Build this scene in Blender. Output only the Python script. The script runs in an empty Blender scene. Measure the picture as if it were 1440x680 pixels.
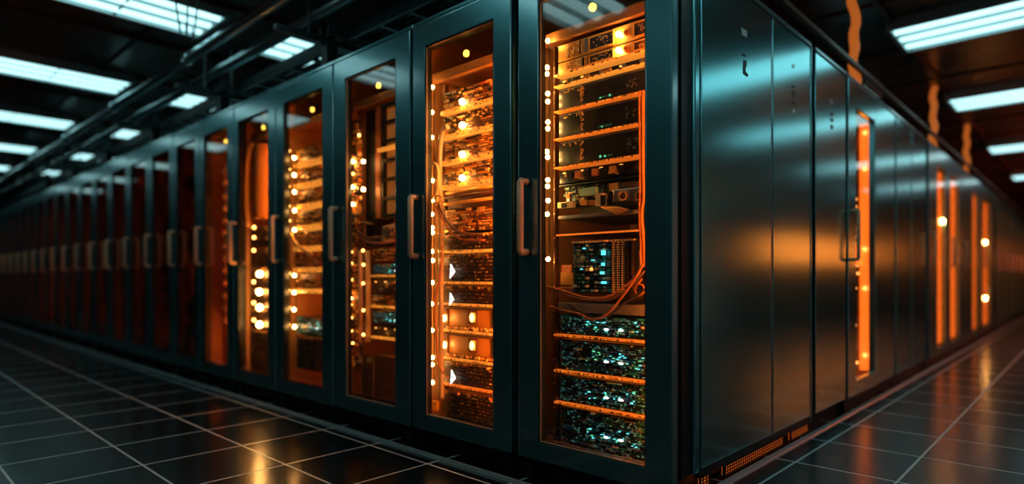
import bpy, math, random
from mathutils import Vector
random.seed(7)
S = bpy.context.scene
COL = S.collection
# ------------------------------------------------------------------ camera geometry (image taken as 1440 x 680)
F = 872.0
HOR = 390.0
CAM = Vector((1.128, -2.055, 0.9))
FW = Vector((-0.685, 0.7285, 0)).normalized()
RT = Vector((FW.y, -FW.x, 0))

def on_front(px, py, v):
    """point seen at pixel (px,py) lying on the plane y = v"""
    d = FW + RT * ((px - 720) / F) + Vector((0, 0, (HOR - py) / F))
    return CAM + d * ((v - CAM.y) / d.y)

def on_side(px, py, x=-0.09):
    d = FW + RT * ((px - 720) / F) + Vector((0, 0, (HOR - py) / F))
    return CAM + d * ((x - CAM.x) / d.x)

# ------------------------------------------------------------------ materials
MATS = {}
def mat(name, col, rough=0.5, metal=0.0, emit=None, es=0.0, noise=None, bump=None, coat=0.0, aniso=0.0, spec=None):
    m = bpy.data.materials.new(name); m.use_nodes = True
    nt = m.node_tree; b = nt.nodes['Principled BSDF']
    b.inputs['Base Color'].default_value = (*col, 1)
    b.inputs['Roughness'].default_value = rough
    b.inputs['Metallic'].default_value = metal
    if coat: b.inputs['Coat Weight'].default_value = coat; b.inputs['Coat Roughness'].default_value = 0.15
    if spec is not None: b.inputs['Specular IOR Level'].default_value = spec
    if aniso: b.inputs['Anisotropic'].default_value = aniso
    if emit:
        b.inputs['Emission Color'].default_value = (*emit, 1)
        b.inputs['Emission Strength'].default_value = es
    if noise or bump:
        tc = nt.nodes.new('ShaderNodeTexCoord')
    if noise:      # (scale vector, amount on roughness, amount on colour)
        sc, ar, ac = noise
        mp = nt.nodes.new('ShaderNodeMapping'); mp.inputs['Scale'].default_value = sc
        nz = nt.nodes.new('ShaderNodeTexNoise'); nz.inputs['Scale'].default_value = 1.0; nz.inputs['Detail'].default_value = 4
        nt.links.new(tc.outputs['Object'], mp.inputs[0]); nt.links.new(mp.outputs[0], nz.inputs['Vector'])
        r = nt.nodes.new('ShaderNodeMapRange')
        r.inputs[1].default_value = 0.3; r.inputs[2].default_value = 0.7
        r.inputs[3].default_value = max(0.02, rough - ar); r.inputs[4].default_value = rough + ar
        nt.links.new(nz.outputs['Fac'], r.inputs[0]); nt.links.new(r.outputs[0], b.inputs['Roughness'])
        if ac:
            mx = nt.nodes.new('ShaderNodeMix'); mx.data_type = 'RGBA'
            mx.inputs['A'].default_value = (*[c * (1 - ac) for c in col], 1)
            mx.inputs['B'].default_value = (*[min(1, c * (1 + ac)) for c in col], 1)
            nt.links.new(nz.outputs['Fac'], mx.inputs['Factor']); nt.links.new(mx.outputs['Result'], b.inputs['Base Color'])
    if bump:       # (scale vector, strength, distance)
        sc, st, di = bump
        mp2 = nt.nodes.new('ShaderNodeMapping'); mp2.inputs['Scale'].default_value = sc
        nz2 = nt.nodes.new('ShaderNodeTexNoise'); nz2.inputs['Scale'].default_value = 1.0; nz2.inputs['Detail'].default_value = 3
        bp = nt.nodes.new('ShaderNodeBump'); bp.inputs['Strength'].default_value = st; bp.inputs['Distance'].default_value = di
        nt.links.new(tc.outputs['Object'], mp2.inputs[0]); nt.links.new(mp2.outputs[0], nz2.inputs['Vector'])
        nt.links.new(nz2.outputs['Fac'], bp.inputs['Height']); nt.links.new(bp.outputs[0], b.inputs['Normal'])
    MATS[name] = m
    return m

TEAL = (0.11, 0.37, 0.41)
mat('teal_paint', TEAL, 0.33, 0.9, noise=((3, 3, 3), 0.03, 0.06), coat=1.0)
MATS['teal_paint'].node_tree.nodes['Principled BSDF'].inputs['Coat IOR'].default_value = 2.5
mat('dark_frame', (0.006, 0.010, 0.012), 0.4, 0.2)
mat('black', (0.004, 0.004, 0.005), 0.5)
mat('edge_metal', (0.25, 0.36, 0.38), 0.28, 0.9)
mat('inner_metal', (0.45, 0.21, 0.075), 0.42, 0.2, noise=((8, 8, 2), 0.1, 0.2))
mat('panel_metal', (0.25, 0.71, 0.77), 0.175, 0.97, noise=((300, 300, 2.0), 0.012, 0.04))
mat('copper', (0.95, 0.50, 0.28), 0.36, 0.08)
mat('gold', (0.90, 0.52, 0.14), 0.35, 0.35)
mat('steel', (0.45, 0.45, 0.43), 0.3, 0.9)
mat('grey_plastic', (0.16, 0.16, 0.17), 0.45)
mat('server_black', (0.012, 0.014, 0.017), 0.3, 0.1, coat=0.3)
mat('cream', (0.85, 0.62, 0.32), 0.5)
mat('teal_glint_dim', (.1, .4, .4), 0.4, emit=(0.06, 0.45, 0.5), es=0.2)
mat('board_teal', (0.02, 0.30, 0.34), 0.4)
mat('board_green', (0.02, 0.13, 0.07), 0.4)
mat('board_blue', (0.02, 0.12, 0.28), 0.4)
mat('mint', (0.35, 0.62, 0.52), 0.5)
mat('rust', (0.50, 0.14, 0.035), 0.5)
mat('ochre', (0.65, 0.30, 0.05), 0.45)
mat('brown', (0.10, 0.045, 0.02), 0.5)
mat('cable_dark', (0.03, 0.018, 0.012), 0.35)
mat('cable_hose', (0.45, 0.32, 0.22), 0.35)
mat('cable_brown', (0.13, 0.06, 0.03), 0.3)
mat('cable_orange', (0.38, 0.12, 0.03), 0.3)
mat('hose_orange', (0.95, 0.52, 0.16), 0.5)
mat('streak_glow', (.9, .3, .05), 0.4, emit=(1.0, 0.22, 0.03), es=0.38)
mat('white_mark', (0.75, 0.82, 0.82), 0.5)
mat('bulb', (1, .7, .3), 0.4, emit=(1.0, 0.50, 0.13), es=110)
mat('bulb_window', (1, .6, .3), 0.4, emit=(1.0, 0.40, 0.09), es=7)
mat('bulb_soft', (1, .6, .25), 0.4, emit=(1.0, 0.42, 0.09), es=14)
mat('bulb_yellow', (1, .8, .3), 0.4, emit=(1.0, 0.66, 0.08), es=3.5)
mat('led_bar', (1, .4, .1), 0.4, emit=(1.0, 0.16, 0.012), es=0.55)
mat('led_bar_hot', (1, .4, .1), 0.4, emit=(1.0, 0.20, 0.014), es=3.2)
for _i, _e in enumerate((14, 260, 34, 130, 80, 160)): mat('inner_fill_%d' % (_i+1), (1, .4, .1), 0.4, emit=(1.0, 0.25, 0.022), es=_e*3)
mat('inner_fill_dim', (1, .4, .1), 0.4, emit=(1.0, 0.22, 0.03), es=170)
mat('led_panel', (1, .4, .1), 0.4, emit=(1.0, 0.165, 0.012), es=2.7)
mat('bay_glow', (1, .4, .1), 0.4, emit=(1.0, 0.15, 0.018), es=17)
mat('led_bar_dim', (1, .3, .1), 0.4, emit=(1.0, 0.17, 0.02), es=0.9)
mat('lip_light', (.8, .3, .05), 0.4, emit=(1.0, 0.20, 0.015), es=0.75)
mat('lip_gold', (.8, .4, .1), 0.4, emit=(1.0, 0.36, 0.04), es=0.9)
mat('led_teal', (.1, .6, .6), 0.4, emit=(0.10, 0.85, 1.0), es=1.6)
mat('led_green', (.1, .6, .3), 0.4, emit=(0.15, 0.9, 0.45), es=1.0)
mat('led_and_tag_white', (.8, .9, .9), 0.4, emit=(0.75, 0.95, 1.0), es=2.2)
mat('led_amber', (.9, .5, .1), 0.4, emit=(1.0, 0.42, 0.08), es=2.5)
mat('screen_amber', (.5, .3, .1), 0.3, emit=(1.0, 0.30, 0.05), es=0.22)
mat('tube_light', (.8, .9, .9), 0.4, emit=(0.44, 0.82, 0.85), es=1.9)
mat('reflector', (0.75, 0.85, 0.86), 0.35, emit=(0.42, 0.85, 0.88), es=0.5)
mat('fixture_white', (0.35, 0.42, 0.43), 0.4)
mat('pipe_metal', (0.50, 0.60, 0.62), 0.22, 0.95)
mat('tray_metal', (0.05, 0.07, 0.075), 0.4, 0.8)
mat('tee_brown', (0.10, 0.035, 0.015), 0.45, 0.3)
mat('wall_pale', (0.52, 0.76, 0.80), 0.6, noise=((1, 1, 1), 0.1, 0.1))
mat('wall_dark', (0.03, 0.045, 0.05), 0.6, noise=((1, 1, 1), 0.1, 0.3))
mat('ceiling_dark', (0.10, 0.045, 0.026), 0.30, 0.0, noise=((1.5, 1.5, 1.5), 0.08, 0.4), bump=((2.5, 2.5, 2.5), 0.25, 0.03))
mat('kerb', (0.50, 0.50, 0.50), 0.32, 0.4)

def glass_mat(name, tint, refl=0.9):
    m = bpy.data.materials.new(name); m.use_nodes = True
    nt = m.node_tree; nt.nodes.remove(nt.nodes['Principled BSDF'])
    out = nt.nodes['Material Output']
    tr = nt.nodes.new('ShaderNodeBsdfTransparent'); tr.inputs[0].default_value = (*tint, 1)
    gl = nt.nodes.new('ShaderNodeBsdfGlossy'); gl.inputs['Color'].default_value = (refl, refl, refl, 1); gl.inputs['Roughness'].default_value = 0.03
    fr = nt.nodes.new('ShaderNodeFresnel'); fr.inputs[0].default_value = 1.45
    mx = nt.nodes.new('ShaderNodeMixShader')
    ge = nt.nodes.new('ShaderNodeNewGeometry'); mi = nt.nodes.new('ShaderNodeMix'); mi.data_type = 'FLOAT'
    mi.inputs['A'].default_value = 1.75; mi.inputs['B'].default_value = 1/1.75      # same reflectance from inside the pane
    nt.links.new(ge.outputs['Backfacing'], mi.inputs['Factor']); nt.links.new(mi.outputs['Result'], fr.inputs[0])
    nt.links.new(fr.outputs[0], mx.inputs[0]); nt.links.new(tr.outputs[0], mx.inputs[1]); nt.links.new(gl.outputs[0], mx.inputs[2])
    nt.links.new(mx.outputs[0], out.inputs[0]); MATS[name] = m
glass_mat('glass', (0.93, 0.90, 0.88))
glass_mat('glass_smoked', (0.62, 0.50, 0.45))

def floor_mat():
    m = bpy.data.materials.new('floor_tile'); m.use_nodes = True
    nt = m.node_tree; b = nt.nodes['Principled BSDF']; N = nt.nodes.new; L = nt.links.new
    geo = N('ShaderNodeNewGeometry'); sep = N('ShaderNodeSeparateXYZ'); L(geo.outputs['Position'], sep.inputs[0])
    def M(op, a, bb=None, c=None):
        n = N('ShaderNodeMath'); n.operation = op
        for i, q in enumerate((a, bb, c)):
            if q is None: continue
            if isinstance(q, (int, float)): n.inputs[i].default_value = q
            else: L(q, n.inputs[i])
        return n.outputs[0]
    def lattice(coord, o, p):      # distance in metres to the nearest joint
        t = M('DIVIDE', M('SUBTRACT', coord, o), p)
        fr = M('SUBTRACT', t, M('ROUND', t))
        return M('MULTIPLY', M('ABSOLUTE', fr), p)
    X, Y = sep.outputs[0], sep.outputs[1]
    selx = M('LESS_THAN', X, -0.5); sely = M('LESS_THAN', Y, 0.45)
    dx = M('ADD', M('MULTIPLY', lattice(X, -1.715, 0.49), selx), M('MULTIPLY', lattice(X, 0.062, 0.43), M('SUBTRACT', 1.0, selx)))
    dy = M('ADD', M('MULTIPLY', lattice(Y, -0.15, 0.475), sely), M('MULTIPLY', lattice(Y, 1.10, 0.52), M('SUBTRACT', 1.0, sely)))
    d = M('MINIMUM', dx, dy)
    seam = M('LESS_THAN', d, 0.0058)
    nz = N('ShaderNodeTexNoise'); nz.inputs['Scale'].default_value = 0.9; nz.inputs['Detail'].default_value = 1.5
    L(geo.outputs['Position'], nz.inputs['Vector'])
    mr = N('ShaderNodeMapRange'); mr.inputs[1].default_value = .3; mr.inputs[2].default_value = .7; mr.inputs[3].default_value = .17; mr.inputs[4].default_value = .25
    L(nz.outputs['Fac'], mr.inputs[0])
    mc = N('ShaderNodeMix'); mc.data_type = 'RGBA'; mc.inputs['A'].default_value = (0.004, 0.004, 0.004, 1); mc.inputs['B'].default_value = (0.80, 0.77, 0.74, 1)
    L(seam, mc.inputs['Factor']); L(mc.outputs['Result'], b.inputs['Base Color'])
    mrr = N('ShaderNodeMix'); mrr.data_type = 'FLOAT'; L(seam, mrr.inputs['Factor']); L(mr.outputs[0], mrr.inputs['A']); mrr.inputs['B'].default_value = 0.38
    L(mrr.outputs['Result'], b.inputs['Roughness'])
    L(M('MULTIPLY', seam, 0.35), b.inputs['Metallic'])
    b.inputs['Specular IOR Level'].default_value = 0.5
    MATS['floor_tile'] = m
floor_mat()

# ------------------------------------------------------------------ mesh builder
class MB:
    def __init__(s): s.v = []; s.f = []; s.m = []; s.names = []
    def mi(s, name):
        if name not in s.names: s.names.append(name)
        return s.names.index(name)
    def add(s, vs, fs, m):
        o = len(s.v); s.v += [tuple(p) for p in vs]; k = s.mi(m)
        for f in fs: s.f.append(tuple(i + o for i in f)); s.m.append(k)
        return s
    def box(s, x0, x1, y0, y1, z0, z1, m):
        if x0 > x1: x0, x1 = x1, x0
        if y0 > y1: y0, y1 = y1, y0
        if z0 > z1: z0, z1 = z1, z0
        vs = [(x0,y0,z0),(x1,y0,z0),(x1,y1,z0),(x0,y1,z0),(x0,y0,z1),(x1,y0,z1),(x1,y1,z1),(x0,y1,z1)]
        return s.add(vs, [(0,3,2,1),(4,5,6,7),(0,1,5,4),(1,2,6,5),(2,3,7,6),(3,0,4,7)], m)
    def ring(s, X0, X1, Z0, Z1, x0, x1, z0, z1, y0, y1, m, axis='y'):
        """rectangular frame with a rectangular opening, lying across `axis`"""
        o = [(X0,Z0),(X1,Z0),(X1,Z1),(X0,Z1)]; i = [(x0,z0),(x1,z0),(x1,z1),(x0,z1)]
        P = (lambda a, t, c: (a, t, c)) if axis == 'y' else (lambda a, t, c: (t, a, c))
        vs = [P(a, y0, c) for a, c in o] + [P(a, y0, c) for a, c in i] + [P(a, y1, c) for a, c in o] + [P(a, y1, c) for a, c in i]
        fs = []
        for k in range(4):
            n = (k + 1) % 4
            fs += [(k, n, 4+n, 4+k), (8+n, 8+k, 12+k, 12+n), (n, k, 8+k, 8+n), (4+k, 4+n, 12+n, 12+k)]
        if axis != 'y': fs = [f[::-1] for f in fs]
        return s.add(vs, fs, m)
    def tube(s, pts, r, m, n=8, smooth=6, ribs=0, cap=True):
        pts = [Vector(p) for p in pts]
        if smooth and len(pts) > 2:
            q = []
            P = [pts[0]*2 - pts[1]] + pts + [pts[-1]*2 - pts[-2]]
            for a in range(1, len(P) - 2):
                for j in range(smooth):
                    t = j / smooth; p0, p1, p2, p3 = P[a-1:a+3]
                    q.append(0.5*((2*p1)+(-p0+p2)*t+(2*p0-5*p1+4*p2-p3)*t*t+(-p0+3*p1-3*p2+p3)*t**3))
            q.append(pts[-1]); pts = q
        if ribs:
            q = []
            for a, b in zip(pts, pts[1:]):
                for j in range(ribs): q.append(a.lerp(b, j/ribs))
            q.append(pts[-1]); pts = q
        T = (pts[1]-pts[0]).normalized()
        U = T.orthogonal().normalized(); vs = []
        for k, p in enumerate(pts):
            if 0 < k < len(pts)-1: T2 = (pts[k+1]-pts[k-1]).normalized()
            elif k: T2 = (pts[k]-pts[k-1]).normalized()
            else: T2 = T
            U = (U - T2*U.dot(T2)).normalized(); W = T2.cross(U)
            rr = r * (1.0 if not ribs else (1.0 if k % 2 else 0.82))
            for j in range(n):
                a = 2*math.pi*j/n; vs.append(p + U*math.cos(a)*rr + W*math.sin(a)*rr)
        fs = []
        for k in range(len(pts)-1):
            for j in range(n):
                j2 = (j+1) % n; fs.append((k*n+j, k*n+j2, (k+1)*n+j2, (k+1)*n+j))
        if cap: fs += [tuple(range(n))[::-1], tuple(range((len(pts)-1)*n, len(pts)*n))]
        return s.add(vs, fs, m)
    def ball(s, c, r, m, n=8, k=6, sy=1.0, sz=1.0):
        c = Vector(c); vs = [c+Vector((0,0,r*sz))]
        for i in range(1, k):
            a = math.pi*i/k
            for j in range(n):
                b = 2*math.pi*j/n; vs.append(c+Vector((r*math.sin(a)*math.cos(b), r*sy*math.sin(a)*math.sin(b), r*sz*math.cos(a))))
        vs.append(c-Vector((0,0,r*sz))); fs = []
        for j in range(n):
            fs.append((0, 1+j, 1+(j+1)%n)); fs.append((len(vs)-1, 1+(k-2)*n+(j+1)%n, 1+(k-2)*n+j))
        for i in range(k-2):
            for j in range(n):
                fs.append((1+i*n+j, 1+(i+1)*n+j, 1+(i+1)*n+(j+1)%n, 1+i*n+(j+1)%n))
        return s.add(vs, fs, m)
    def disc(s, c, r, depth, m, n=16, hole=0.0, axis='y'):
        """a disc or ring facing -y (or +x) with thickness"""
        c = Vector(c)
        def P(a, rr, t):
            return c + (Vector((rr*math.cos(a), t, rr*math.sin(a))) if axis == 'y' else Vector((-t, rr*math.cos(a), rr*math.sin(a))))
        A = [2*math.pi*j/n for j in range(n)]
        vs = [P(a, r, -depth) for a in A] + [P(a, r, 0) for a in A]
        fs = [(j, (j+1)%n, n+(j+1)%n, n+j) for j in range(n)]
        if hole:
            vs += [P(a, hole, -depth) for a in A] + [P(a, hole, 0) for a in A]
            fs += [(j, 2*n+j, 2*n+(j+1)%n, (j+1)%n) for j in range(n)] + [(2*n+j, 3*n+j, 3*n+(j+1)%n, 2*n+(j+1)%n) for j in range(n)]
        else: fs += [tuple(range(n))]
        return s.add(vs, fs, m)
    def prism(s, pts, y0, y1, m, axis='y'):
        n = len(pts)
        P = (lambda a, t, c: (a, t, c)) if axis == 'y' else (lambda a, t, c: (t, a, c))
        vs = [P(a, y0, c) for a, c in pts] + [P(a, y1, c) for a, c in pts]
        fs = [tuple(range(n)), tuple(range(n, 2*n))[::-1]] + [((j+1)%n, j, n+j, n+(j+1)%n) for j in range(n)]
        return s.add(vs, fs, m)
    def build(s, name, parent=None, bevel=0, smooth=False):
        off = Vector((0, 0, 0)); p = parent
        while p is not None: off += p.location; p = p.parent
        if parent is None and s.v:   # origin at the base of the thing
            xs = [p[0] for p in s.v]; ys = [p[1] for p in s.v]; zs = [p[2] for p in s.v]
            off = Vector(((min(xs)+max(xs))/2, (min(ys)+max(ys))/2, min(zs)))
        me = bpy.data.meshes.new(name)
        me.from_pydata([(a-off.x, b-off.y, c-off.z) for a, b, c in s.v], [], s.f)
        for nme in s.names: me.materials.append(MATS[nme])
        me.polygons.foreach_set('material_index', s.m)
        if smooth: me.polygons.foreach_set('use_smooth', [True]*len(s.f))
        me.update()
        o = bpy.data.objects.new(name, me); COL.objects.link(o)
        if parent is not None: o.parent = parent
        else: o.location = off
        if bevel:
            b = o.modifiers.new('bevel', 'BEVEL'); b.width = bevel; b.segments = 2; b.limit_method = 'ANGLE'
        return o

def tag(o, label=None, cat=None, group=None, kind=None):
    if label: o['label'] = label
    if cat: o['category'] = cat
    if group: o['group'] = group
    if kind: o['kind'] = kind
    return o
def thing(name, label, cat, loc, group=None):
    o = bpy.data.objects.new(name, None); COL.objects.link(o); o.location = loc; o.empty_display_size = 0.1
    return tag(o, label, cat, group)
def copy_tree(o, parent=None):
    c = o.copy(); COL.objects.link(c)
    if parent is not None: c.parent = parent
    for ch in list(o.children): copy_tree(ch, c)
    return c
def struct(mb, name): return tag(mb.build(name), kind='structure')
ORD = ['', 'corner', 'second', 'third', 'fourth', 'fifth', 'sixth', 'seventh', 'eighth', 'ninth', 'tenth', 'eleventh', 'twelfth', 'thirteenth',
       'fourteenth', 'fifteenth', 'sixteenth', 'seventeenth', 'eighteenth', 'nineteenth', 'twentieth', 'twenty-first', 'twenty-second', 'twenty-third', 'twenty-fourth']

# ------------------------------------------------------------------ room
CZ = 3.0
RX0, RX1, RY0, RY1 = -18.2, 4.2, -4.6, 19.0
struct(MB().box(RX0, RX1, RY0, RY1, -0.1, 0, 'floor_tile'), 'floor')
struct(MB().box(RX0, RX1, RY0, RY1, CZ, CZ+0.1, 'ceiling_dark'), 'ceiling')
struct(MB().box(RX0-.1, RX0, RY0, RY1, 0, CZ, 'wall_dark'), 'wall_left')
struct(MB().box(RX1, RX1+.1, RY0, RY1, 0, CZ, 'wall_pale'), 'wall_right')
struct(MB().box(RX0, RX1, RY1, RY1+.1, 0, CZ, 'wall_dark'), 'wall_back')
struct(MB().box(RX0, RX1, RY0-.1, RY0, 0, CZ, 'wall_dark'), 'wall_front')
# ceiling grid
g = MB()
y = -4.0
while y < 18.5: g.box(RX0, RX1, y-.012, y+.012, CZ-.02, CZ-.001, 'tee_brown'); y += 1.22
for x in [-0.08 - 1.22*k for k in range(-3, 15)]: g.box(x-.02, x+.02, RY0, RY1, CZ-.03, CZ-.001, 'tee_brown')
struct(g, 'trim_1')
# kerb strips at the foot of both runs of racks
k = MB(); k.prism([(-0.075, 0), (-0.045, 0), (-0.05, .012), (-0.07, .014)], 0, -16.5, 'kerb', axis='x')
struct(k, 'trim_2')
k = MB(); k.prism([(-0.065, 0), (-0.030, 0), (-0.036, .010), (-0.06, .012)], 0.02, 18.3, 'kerb')
struct(k, 'trim_3')

# ------------------------------------------------------------------ ceiling lights
def ceiling_light(x0, x1, y0, y1, label, group):
    cx, cy = (x0+x1)/2, (y0+y1)/2
    t = thing('ceiling_light', label, 'ceiling light', (cx, cy, CZ-.09), group)
    h = MB()
    z0, z1 = CZ-.088, CZ-.002
    h.ring(x0, x1, y0, y1, x0+.03, x1-.03, y0+.03, y1-.03, z0, z1, 'fixture_white')
    h.v = [(a, c, b) for a, b, c in h.v]; h.f = [f[::-1] for f in h.f]
    h.build('housing', t)
    r = MB(); r.box(x0+.03, x1-.03, y0+.03, y1-.03, z1-.012, z1-.002, 'reflector')
    r.build('reflector', t)
    alongy = (y1-y0) > (x1-x0)
    for q in (0.2, 0.5, 0.8):
        m = MB()
        if alongy: c = x0+(x1-x0)*q; m.tube([(c, y0+.04, z0+.035), (c, y1-.04, z0+.035)], .042, 'tube_light', n=8, smooth=0)
        else: c = y0+(y1-y0)*q; m.tube([(x0+.04, c, z0+.035), (x1-.04, c, z0+.035)], .042, 'tube_light', n=8, smooth=0)
        m.build('light_tube', t, smooth=True)
    d = MB()
    for q in (0.35, 0.65):
        if alongy: c = x0+(x1-x0)*q; d.box(c-.006, c+.006, y0+.03, y1-.03, z0+.004, z1-.02, 'fixture_white')
        else: c = y0+(y1-y0)*q; d.box(x0+.03, x1-.03, c-.006, c+.006, z0+.004, z1-.02, 'fixture_white')
    n = 3
    for q in range(1, n):
        if alongy: c = y0+(y1-y0)*q/n; d.box(x0+.03, x1-.03, c-.006, c+.006, z0+.003, z0+.02, 'fixture_white')
        else: c = x0+(x1-x0)*q/n; d.box(c-.006, c+.006, y0+.03, y1-.03, z0+.003, z0+.02, 'fixture_white')
    d.build('louvre', t)
    return t
H = CZ - 0.09 - 0.9
for k in range(-1, 6):  # first one lies out of view, added for its light
    xn = 1.128 - (2.432 + 1.18*k)*H
    ceiling_light(xn-.313*H, xn, -1.95, -2.055+1.0*H,
                  ('cold white ceiling light over the left aisle, ' + ('nearest, added out of view before the corner', 'largest, crossed by black wires', 'second largest, reaching the left edge', 'third in the row going away', 'fourth in the row going away', 'fifth in the row going away', 'smallest at the far end')[k+1]),
                  'ceiling lights over the left aisle')
nm = ['first', 'second', 'third', 'fourth', 'fifth', 'sixth']
for k in range(0, 5):
    xn = 1.128 - (2.432 + 1.18*k)*H
    ceiling_light(xn-.313*H, xn, .38, 2.5, 'ceiling light partly hidden above the glass racks, %s from the corner' % nm[k], 'ceiling lights behind the left rack tops')
for k in range(1, 5):
    xn = 1.128 - (2.432 + 1.18*k)*H
    ceiling_light(xn-.313*H, xn, 2.95, 5.0, 'dim ceiling light deep behind the racks, %s from the near side' % nm[k-1], 'ceiling lights deep in the hall')
for k, yn in enumerate((2.881, 4.244, 6.0, 7.87)):
    y0 = -2.055 + yn*H
    ceiling_light(-.12, 2.6, y0, y0+.345*H, 'cold white ceiling light over the right aisle, %s' % ('largest, at the top right corner', 'second largest below it', 'third, small', 'fourth, smallest and lowest')[k], 'ceiling lights over the right aisle')
ceiling_light(-3.2, -0.62, 5.2, 5.9, 'ceiling light end peeking over the metal cabinets beside the orange streak', 'ceiling lights behind the right cabinets')
ceiling_light(-.12, 2.6, 1.2, 1.9, 'cold white ceiling light over the near end of the right aisle', 'ceiling lights over the right aisle')

ceiling_light(-.12, 2.6, -1.6, -.9, 'added out-of-view ceiling light above the crossing of the two aisles', 'ceiling lights over the right aisle')  # out of view, added to raise the ambient light
for k, (xx, yy) in enumerate(((-1.2, -4.3), (1.2, -4.3), (3.2, -4.3))):  # unseen lights added for ambient light and door reflections
    ceiling_light(xx, xx+.66, yy, yy+2.0, 'added out-of-view ceiling light above the crossing, %s of three' % nm[k], 'added ceiling lights above the crossing')

# three wires hanging across the big light
for q, (a, b) in enumerate((((243, -30), (254, 48)), ((264, -30), (263, 51)), ((281, -30), (272, 56)))):
    def cz(px, py, z):
        d = FW + RT*((px-720)/F) + Vector((0, 0, (HOR-py)/F)); return CAM + d*((z-CAM.z)/d.z)
    p = cz(b[0], b[1], 2.80); p2 = p + Vector((.0, -.01, .100))
    pm = cz(a[0], a[1], 2.86)
    m = MB(); m.tube([p2, p, p.lerp(pm, .5)+Vector((0, 0, -.02)), pm, pm+Vector((0, 0, .045))], .006, 'black', n=6)
    tag(m.build('hanging_wire', smooth=True), 'thin black wire crossing the largest ceiling light, %s of three' % ('left', 'middle', 'right')[q], 'wire', 'black wires under the ceiling light')

# ------------------------------------------------------------------ pipes and tray over the left racks
m = MB(); m.tube([(-0.6, -.11, 2.75), (-16.5, -.11, 2.75)], .042, 'pipe_metal', n=14, smooth=0)
for x in range(1, 8): m.tube([(-2.2*x, -.11, 2.75), (-2.2*x-.09, -.11, 2.75)], .050, 'pipe_metal', n=14, smooth=0)
tag(m.build('conduit_pipe', smooth=True), 'shiny metal pipe under the ceiling, nearer the left aisle', 'pipe')
m = MB(); m.tube([(-0.6, .06, 2.64), (-16.5, .06, 2.64)], .040, 'pipe_metal', n=14, smooth=0)
tag(m.build('conduit_pipe', smooth=True), 'lower metal pipe running just above the glass rack tops', 'pipe')
t = thing('cable_tray', 'dark ladder cable tray running above the glass racks', 'cable tray', (-8.5, .45, 2.50))
for yy in (.24, .70):
    MB().box(-.9, -16.4, yy-.012, yy+.012, 2.50, 2.58, 'tray_metal').build('side_rail', t)
for q in range(52):
    MB().box(-1.0-.3*q, -1.035-.3*q, .252, .688, 2.515, 2.535, 'tray_metal').build('rung', t)
for q in range(6):
    x = -2.62-1.75*q
    s = thing('pipe_support', 'black post and cross strut holding the pipes, %s from the corner' % nm[q], 'support frame', (x, .12, 2.26), 'supports over the glass racks')
    MB().box(x-.04, x+.04, .10, .18, 2.2635, 2.46, 'black').build('post', s, bevel=.004)
    MB().box(x-.025, x+.025, -.24, .85, 2.455, 2.495, 'tray_metal').build('cross_strut', s, bevel=.004)
    for yy in (-.01, .21): MB().tube([(x, yy, 2.49), (x, yy, CZ-.001)], .008, 'tray_metal', n=6, smooth=0).build('hanger_rod', s)
    MB().ring(x-.06, x+.06, 2.50, 2.60, x-.04, x+.04, 2.505, 2.59, .10, .16, 'tray_metal').build('clamp', s)
for q in range(7):
    m = MB(); yy = .30+.055*q; rr = .012+.006*random.random()
    m.tube([(-1.0-2.2*j, yy+random.uniform(-.012, .012), 2.536+rr+random.uniform(0, .01)) for j in range(8)], rr, random.choice(['black', 'cable_dark', 'cable_dark']), n=6)
    tag(m.build('data_cable', smooth=True), 'dark cable in the overhead ladder tray, %s from the aisle side' % ORD[q+1].replace('corner', 'first'), 'cable', 'cables in the overhead tray')
# copper coloured rail above the right cabinets
m = MB(); m.box(-.115, -.085, 1.2, 18, 2.375, 2.405, 'tee_brown')
tag(m.build('overhead_rail', bevel=.003), 'long brown rail above the brushed metal cabinets', 'rail')
# orange reflection streaks above the right run, shaped as glowing tubes
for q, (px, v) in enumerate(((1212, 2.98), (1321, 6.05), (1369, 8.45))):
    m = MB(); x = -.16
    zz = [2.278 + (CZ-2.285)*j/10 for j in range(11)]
    m.tube([(x+.012*math.sin(j*1.9+q), v+.03*math.sin(j*1.25+q*2), z) for j, z in enumerate(zz)], .034, 'streak_glow', n=10, smooth=4, ribs=2)
    tag(m.build('reflection_streak', smooth=True), 'wavy orange reflection streak shaped as a glowing tube, %s' % ('nearest, above the lit narrow window', 'middle one, above the first pair of strips', 'farthest and thinnest')[q], 'tube', 'orange reflection streaks over the right cabinets')

# ------------------------------------------------------------------ glass racks (left run)
DOORS = [(0, .768), (.812, 1.535), (1.560, 2.33), (2.345, 3.10), (3.115, 3.80), (3.815, 4.50), (4.515, 5.15), (5.165, 5.83), (5.845, 6.53)]
while len(DOORS) < 23: u = DOORS[-1][1]+.015; DOORS.append((u, u+.69))
STILES = {1: (.113, .122), 2: (.115, .103), 3: (.130, .130), 4: (.125, .11), 5: (.11, .065), 6: (.12, .08)}
ZT, ZB = 2.11, .18
RACK_LOOK = {1: 'large dark teal glass-door rack at the corner, teal circuit boards below black drawers',
 2: 'dark teal rack full of golden glowing units, second from the corner',
 3: 'dark teal rack with a tall column of small orange panes, third from the corner',
 4: 'teal rack with rounded golden shelves behind a light reflection, fourth from the corner',
 5: 'teal rack holding a fat orange ribbed coil, fifth from the corner',
 6: 'teal rack with an orange ribbed drum behind glass, sixth from the corner'}
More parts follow.
